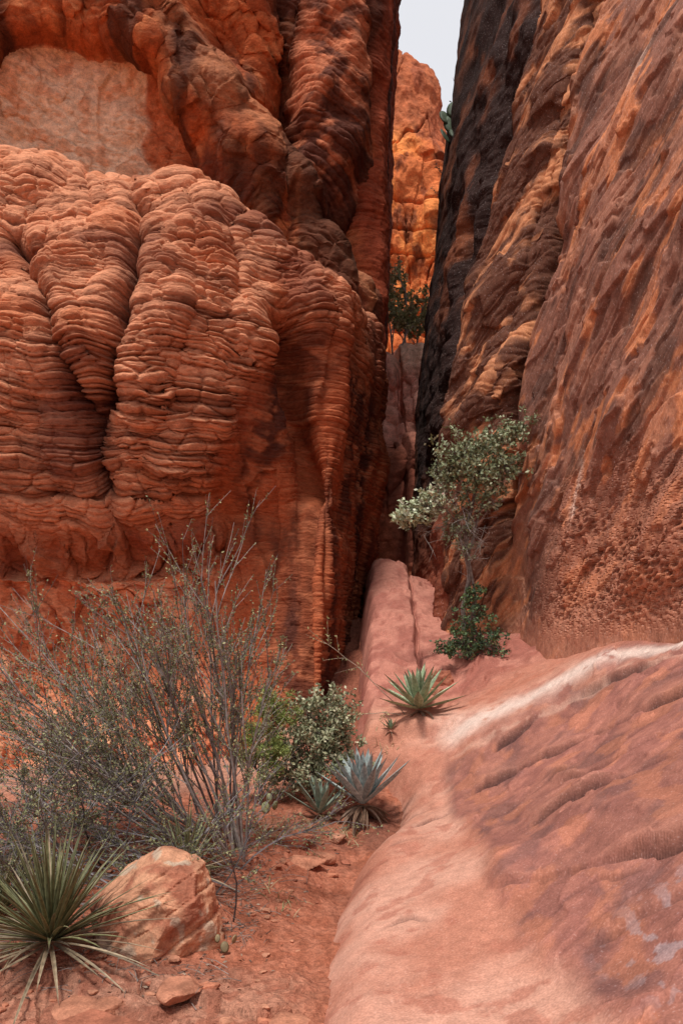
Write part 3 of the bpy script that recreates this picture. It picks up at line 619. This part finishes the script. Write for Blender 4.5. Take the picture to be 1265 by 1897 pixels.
def clump(c,r,n,sz_,lc):
    c=Vector(c)
    for i in range(max(3,n//14)):
        e=c+Vector((random.gauss(0,r*.5),random.gauss(0,r*.5),random.gauss(0,r*.42))); mb.tube([c,c.lerp(e,.5)+rv()*.02,e],.003,.0012,bark,3)
        for j in range(14): mb.leaf(e+rv()*random.uniform(0,r*.35),rv()+Vector((0,0,.4)),sz_*random.uniform(.7,1.3),sz_*.6,random.choice(lc))
for c,r,n,s_,l in [((1.38,8.75,4.15),.28,1000,.048,dkl),((1.75,8.7,4.25),.27,1000,.048,dkl),((2.0,8.65,4.4),.18,500,.048,dkl),((1.25,8.8,4.0),.20,500,.048,dkl),((1.6,8.7,3.92),.27,900,.048,dkl),((1.85,8.65,3.95),.23,650,.048,dkl),((1.7,8.7,3.65),.16,260,.044,dkl),((1.45,8.75,3.7),.16,260,.044,dkl),
   ((1.20,8.85,3.68),.19,480,.044,ltl[2:]+pk),((1.3,8.9,3.85),.14,200,.044,dkl+pk),((1.0,8.8,3.56),.18,520,.054,ltl),((.8,8.75,3.44),.16,420,.056,ltl),((.66,8.72,3.38),.10,200,.056,ltl),((1.3,8.9,3.3),.18,320,.034,dkl),((1.45,8.9,3.1),.18,260,.03,dkl),((1.5,8.85,3.4),.18,260,.034,dkl)]: clump(c,r,n,s_,l)
cfg=dict(max=2,n=[7,5],wig=.2,trop=[0,0,0],bark=(.2,.17,.15),bark2=(.30,.26,.23),t0=.1,spread=.9,ls=(.3,.6),leaves=0,lsz=.02,lc=[(.1,.1,.1)],rmin=.0016,rs=.5)
for p in [(1.35,8.95,3.4),(1.5,9,3.3),(1.45,9,3.0),(1.3,8.9,3.7),(1.5,9,2.7),(1.45,9,3.2),(1.4,8.9,3.6),(1.5,8.9,2.9)]: grow(mb,Vector(p),Vector((random.uniform(-1,.6),-.2,random.uniform(-.3,.6))).normalized(),.5,.006,0,cfg)
mb.make('canyon_tree')
b0=Vector((1.5,8.95,sz(1.5,8.95)-.03)); z0=b0.z
bush('green_shrub',b0,[((1.42,8.85,z0+.22),(.20,.15,.14),1),((1.6,8.85,z0+.3),(.19,.15,.14),1),((1.5,8.85,z0+.5),(.16,.15,.18),1),((1.72,8.8,z0+.18),(.17,.12,.12),.9),((1.3,8.8,z0+.1),(.17,.12,.1),.9),((1.55,8.85,z0+.72),(.12,.12,.14),.8)],.044,[(.07,.115,.05),(.11,.16,.06),(.055,.085,.045)],24,twig=18)
mb=MB(); cfg=dict(max=1,n=[9],wig=.13,trop=[-.05,.0],bark=(.30,.23,.17),bark2=(.36,.28,.2),t0=.15,spread=.8,ls=(.12,.3),leaves=8,lsz=.034,lw=.45,lc=[(.34,.32,.14),(.40,.34,.18),(.28,.27,.11)],rmin=.0018,rs=.5,seg=8)
grow(mb,Vector((.66,7.9,sz(.66,7.9))),Vector((-.8,.1,.75)).normalized(),1.15,.006,0,cfg)
grow(mb,Vector((.62,7.9,sz(.62,7.9))),Vector((-1,.1,.25)).normalized(),.55,.005,0,cfg)
mb.make('wispy_shrub')
def brush(name,spots,cfgb):
    mb=MB()
    for (x,y,z,L,dx) in spots: grow(mb,Vector((x,y,z)),Vector((dx,-.2,1)).normalized(),L,.03,0,cfgb)
    return mb.make(name)
cb=dict(max=2,n=[9,5],wig=.16,trop=[.05,.03,.02],bark=(.18,.15,.14),bark2=(.3,.26,.24),t0=.2,spread=.8,ls=(.3,.5),leaves=24,lsz=.085,lw=.5,lc=[(.30,.34,.16),(.38,.38,.20),(.46,.42,.24),(.20,.23,.11)],rmin=.006,rs=.45)
brush('slot_brush',[(1.05,17.8,9.0,1.7,-.1),(1.5,17.9,9.0,1.6,.1),(1.25,18.6,9.2,1.8,0),(.95,17.6,8.9,1.2,-.1),(1.75,18.3,9.1,1.3,.1),(1.35,17.4,8.8,1.0,0)],cb)
cb2=dict(cb); cb2.update(leaves=5,lsz=.07,bark=(.05,.04,.04),bark2=(.08,.06,.05),lc=[(.05,.06,.035),(.08,.09,.05)],n=[8,4],trop=[.0,.0,0],rmin=.005)
brush('bare_tree',[(2.62,19.5,11.8,2.0,.03),(2.85,19.5,13.6,2.0,.04),(3.0,20,15.4,1.9,.05)],cb2)
def pads(name,base,specs,col,sz_):
    mb=MB()
    for (dx,dy,dz,rot,tilt,s_) in specs:
        c=Vector(base)+Vector((dx,dy,dz)); a=Vector((math.cos(rot),math.sin(rot),0)); u_=Vector((math.sin(tilt)*-a.y,math.sin(tilt)*a.x,math.cos(tilt))); nn=a.cross(u_)
        b=len(mb.v); K=14; v=random.uniform(.8,1.2); cc=tuple(x*v for x in col)
        for sgn,rr in ((-.09,.0),(-.08,.6),(0,1.0),(.08,.6),(.09,0)):
            for k in range(K):
                t=2*math.pi*k/K; rad=(1+.12*math.sin(t))
                mb.v.append(c+(a*math.cos(t)*.8+u_*math.sin(t)*1.1)*rr*rad*s_*sz_+nn*sgn*s_*sz_); mb.c.append(cc)
        for r_ in range(4):
            for k in range(K): mb.f.append((b+r_*K+k,b+r_*K+(k+1)%K,b+(r_+1)*K+(k+1)%K,b+(r_+1)*K+k))
    return mb.make(name,True)
pads('prickly_pear_cactus',(-.66,6.6,gz(-.66,6.6)),[(0,0,.06,.2,.1,1),(.08,.02,.08,.8,-.2,.8),(.03,0,.15,-.3,.1,.7)],(.22,.23,.12),.05)
pads('prickly_pear_cactus',(-.64,4.15,gz(-.64,4.15)),[(0,0,.04,.2,.2,1),(.05,.02,.08,.9,-.2,.8),(-.04,0,.09,-.3,.3,.7)],(.26,.20,.11),.030)
pads('prickly_pear_cactus',(2.15,15.2,12.5),[(0,-.2,0,.2,.1,1),(-.1,-.3,-.3,.8,.4,1),(.05,-.2,.3,-.3,.1,.9),(.2,-.2,.1,0,-.3,.9),(-.1,-.2,.15,.4,.3,.9),(.1,-.3,-.25,.2,.5,1)],(.05,.07,.04),.17)
mb=MB()
for (cx_,cy_,n,L) in [(-.5,6.2,60,.2),(-.25,6.35,50,.16),(-.9,5.2,40,.2),(-.45,5.0,25,.14),(-1.75,4.0,30,.2),(.05,6.4,40,.14),(-.6,5.9,50,.2),(.45,7.6,30,.12)]:
    for i in range(n):
        x=cx_+random.gauss(0,.1); y=cy_+random.gauss(0,.1); a=random.random()*6.28; e=random.uniform(.3,1.3)
        mb.blade(Vector((x,y,sz(x,y))),Vector((math.cos(a)*math.cos(e),math.sin(a)*math.cos(e),math.sin(e))),L*random.uniform(.5,1.2),.005,(.38,.34,.19) if random.random()<.6 else (.2,.22,.1),(.4,.36,.2),bend=-.8,n=4)
mb.make('grass')
mb=MB()
for i in range(3000):
    x=random.gauss(-1.0,.6); y=random.gauss(5.0,.8)
    if x>xb(y)-.15 or y<3.5: continue
    if -.5<x<-.1 and random.random()<.85: continue
    z=gz(x,y)+.006
    a=random.random()*6.28; d=Vector((math.cos(a),math.sin(a),random.uniform(-.2,.3)))
    if random.random()<.4:
        L=random.uniform(.05,.22); mb.tube([Vector((x,y,z)),Vector((x,y,z))+d*L*.5+Vector((0,0,.01)),Vector((x,y,z))+d*L],.0025,.0012,(.20,.16,.14),3)
    else: mb.leaf(Vector((x,y,z)),d,.03,.014,random.choice([(.22,.15,.11),(.3,.22,.16),(.14,.1,.08)]))
mb.make('leaf_litter')
# ============================================================ loose rocks
ICO={}
def ico(level):
    if level not in ICO:
        bm=bmesh.new(); bmesh.ops.create_icosphere(bm,subdivisions=level,radius=1)
        V=np.array([v.co[:] for v in bm.verts],float); F=[[v.index for v in f.verts] for f in bm.faces]; bm.free()
        V/=np.linalg.norm(V,axis=1)[:,None]; ICO[level]=(V,F)
    return ICO[level]
def rock_verts(c,size,seed,nplanes=12,level=4,noise=.05,rotz=0,planes=None):
    r=random.Random(seed); V,F=ico(level)
    rad=np.full(len(V),1.35)
    pls=planes or ([(0,0,1,.72),(0,0,-1,.7)]+[(r.gauss(0,1),r.gauss(0,1),r.gauss(0,.6),r.uniform(.62,.98)) for _ in range(nplanes)])
    for (a,b,cc,dd) in pls:
        n=np.array([a,b,cc],float); n=n/np.linalg.norm(n); dp=V@n; rad=np.where(dp>.05,np.minimum(rad,dd/np.maximum(dp,.05)),rad)
    V=V*rad[:,None]; V=V*np.array(size)*.5/.8
    if noise: V=V+(V/np.linalg.norm(V,axis=1)[:,None])*(noise*min(size)*fbm(V[:,0]*4/size[0]+seed,V[:,1]*4/size[0],V[:,2]*6/size[0],4))[:,None]
    ca,sa=math.cos(rotz),math.sin(rotz); V=np.stack([V[:,0]*ca-V[:,1]*sa,V[:,0]*sa+V[:,1]*ca,V[:,2]],1)
    return V+np.array(c,float),F
def rocks_obj(name,lst,mat,colf,smooth=False):
    vs=[];fs=[];o=0;cs=[]
    for (V,F,cc) in lst:
        vs.append(V); fs+= [[i+o for i in f] for f in F]; o+=len(V); cs.append(colf(V,cc))
    V=np.concatenate(vs); me=bpy.data.meshes.new(name); me.from_pydata(V.tolist(),[],fs); me.update()
    a=me.color_attributes.new('Col','FLOAT_COLOR','POINT'); c=np.zeros((len(V),4),np.float32); c[:,:3]=np.concatenate(cs); a.data.foreach_set('color',c.reshape(-1))
    if smooth: me.polygons.foreach_set('use_smooth',np.ones(len(me.polygons),bool))
    me.materials.append(mat); ob=bpy.data.objects.new(name,me); SC.collection.objects.link(ob); return ob
M_ST=rock_mat('loose_sandstone',14,.012,var=.3,fine=90)
def bcol(V,cc):
    n=fbm(V[:,0]*5,V[:,1]*5,V[:,2]*5,4); n2=fbm(V[:,0]*9+3,V[:,1]*9,V[:,2]*9,3)
    c=mix((.50,.25,.15),(.33,.125,.075),ss(-.1,.4,n)); c=mix(c,(.44,.42,.33),ss(.28,.42,n2)*.5); return c
bpl=[(-.62,-.25,.85,.60),(.25,-.2,1,.80),(1,-.15,.25,.80),(.75,-.7,-.1,.82),(-.25,-1,.25,.74),(-1,-.35,-.2,.88),(0,1,.2,.8),(-.7,.7,0,.85),(.7,.7,.1,.85),(0,0,-1,.75),(.45,-.75,.7,.80),(-.6,-.8,.45,.76)]
V,F=rock_verts((0,0,0),(.58,.5,.50),31,9,6,.05,planes=bpl)
l,_=layers(V[:,2]*.85-V[:,0]*.5+.02*fbm(V[:,0]*4,V[:,1]*4,V[:,2]*4,2),.12,3,12); V=V+V/np.linalg.norm(V,axis=1)[:,None]*(l*.026)[:,None]
V=V+np.array([-1.05,4.25,gz(-1.05,4.3)+.18])
rocks_obj('boulder',[(V,F,0)],M_ST,bcol,False)
def scol(V,cc): 
    n=fbm(V[:,0]*8,V[:,1]*8,V[:,2]*8,3); return mix(cc,tuple(x*.75 for x in cc),ss(-.2,.4,n))
med=[(-.42,6.05,.30,.2,.12),(-.3,5.75,.22,.16,.09),(-.15,5.95,.16,.12,.08),(-.55,6.3,.25,.2,.12),(1.18,8.75,.26,.2,.24),(1.05,8.5,.14,.12,.1),(-.25,3.25,.22,.18,.08),(-.75,3.6,.2,.14,.06),(-1.15,3.45,.28,.2,.07),(-1.0,3.2,.3,.22,.08),(-.6,3.1,.2,.16,.08),(-.05,6.3,.12,.1,.08)]
for i,(x,y,a,b,c) in enumerate(med):
    V,F=rock_verts((x,y,sz(x,y)+c*.15),(a,b,c),50+i,8,4,.08,random.random()*3)
    rocks_obj('rock',[(V,F,random.choice([(.42,.18,.11),(.46,.22,.14),(.38,.14,.085)]))],M_ST,scol)
lst=[]
for i in range(420):
    x=random.uniform(-2.2,.1); y=random.uniform(2.9,6.6)
    if x>xb(y)-.05: continue
    s_=random.choice([.012,.015,.02,.02,.03,.03,.05]) ; V,F=rock_verts((x,y,gz(x,y)+s_*.1),(s_*1.3,s_,s_*.6),i,6,2,.0,random.random()*3)
    lst.append((V,F,random.choice([(.44,.17,.10),(.46,.21,.13),(.36,.13,.08)])))
rocks_obj('gravel',lst,M_ST,scol)

# ============================================================ sky, sun, camera
w=bpy.data.worlds.new('World'); SC.world=w; w.use_nodes=True; N=w.node_tree.nodes; L=w.node_tree.links
bg=N['Background']; sky=N.new('ShaderNodeTexSky'); sky.sky_type='NISHITA'; sky.sun_disc=False
sd=Vector((-.20,-.50,1.20)).normalized(); elev=math.asin(sd.z)
sky.sun_elevation=elev; sky.sun_rotation=math.atan2(sd.x,sd.y)
mx=N.new('ShaderNodeMix'); mx.data_type='RGBA'; mx.inputs[0].default_value=.85; L.new(sky.outputs[0],mx.inputs[6]); mx.inputs[7].default_value=(10.6,10.6,11.0,1)
L.new(mx.outputs[2],bg.inputs['Color']); bg.inputs['Strength'].default_value=.087
sun=bpy.data.lights.new('sun','SUN'); sun.energy=3.5; sun.angle=math.radians(10); sun.color=(1,.96,.90)
so=bpy.data.objects.new('sun',sun); so.rotation_euler=sd.to_track_quat('Z','Y').to_euler(); SC.collection.objects.link(so)
cam=bpy.data.cameras.new('camera'); co=bpy.data.objects.new('camera',cam); SC.collection.objects.link(co)
co.location=(0,0,1.6); co.rotation_euler=(math.pi/2,0,0); cam.sensor_fit='VERTICAL'; cam.sensor_height=36; cam.lens=26.57; cam.shift_y=.159; cam.clip_end=2000; cam.clip_start=.05
SC.camera=co
SC.view_settings.view_transform='Standard'; SC.view_settings.look='None'; SC.view_settings.exposure=0
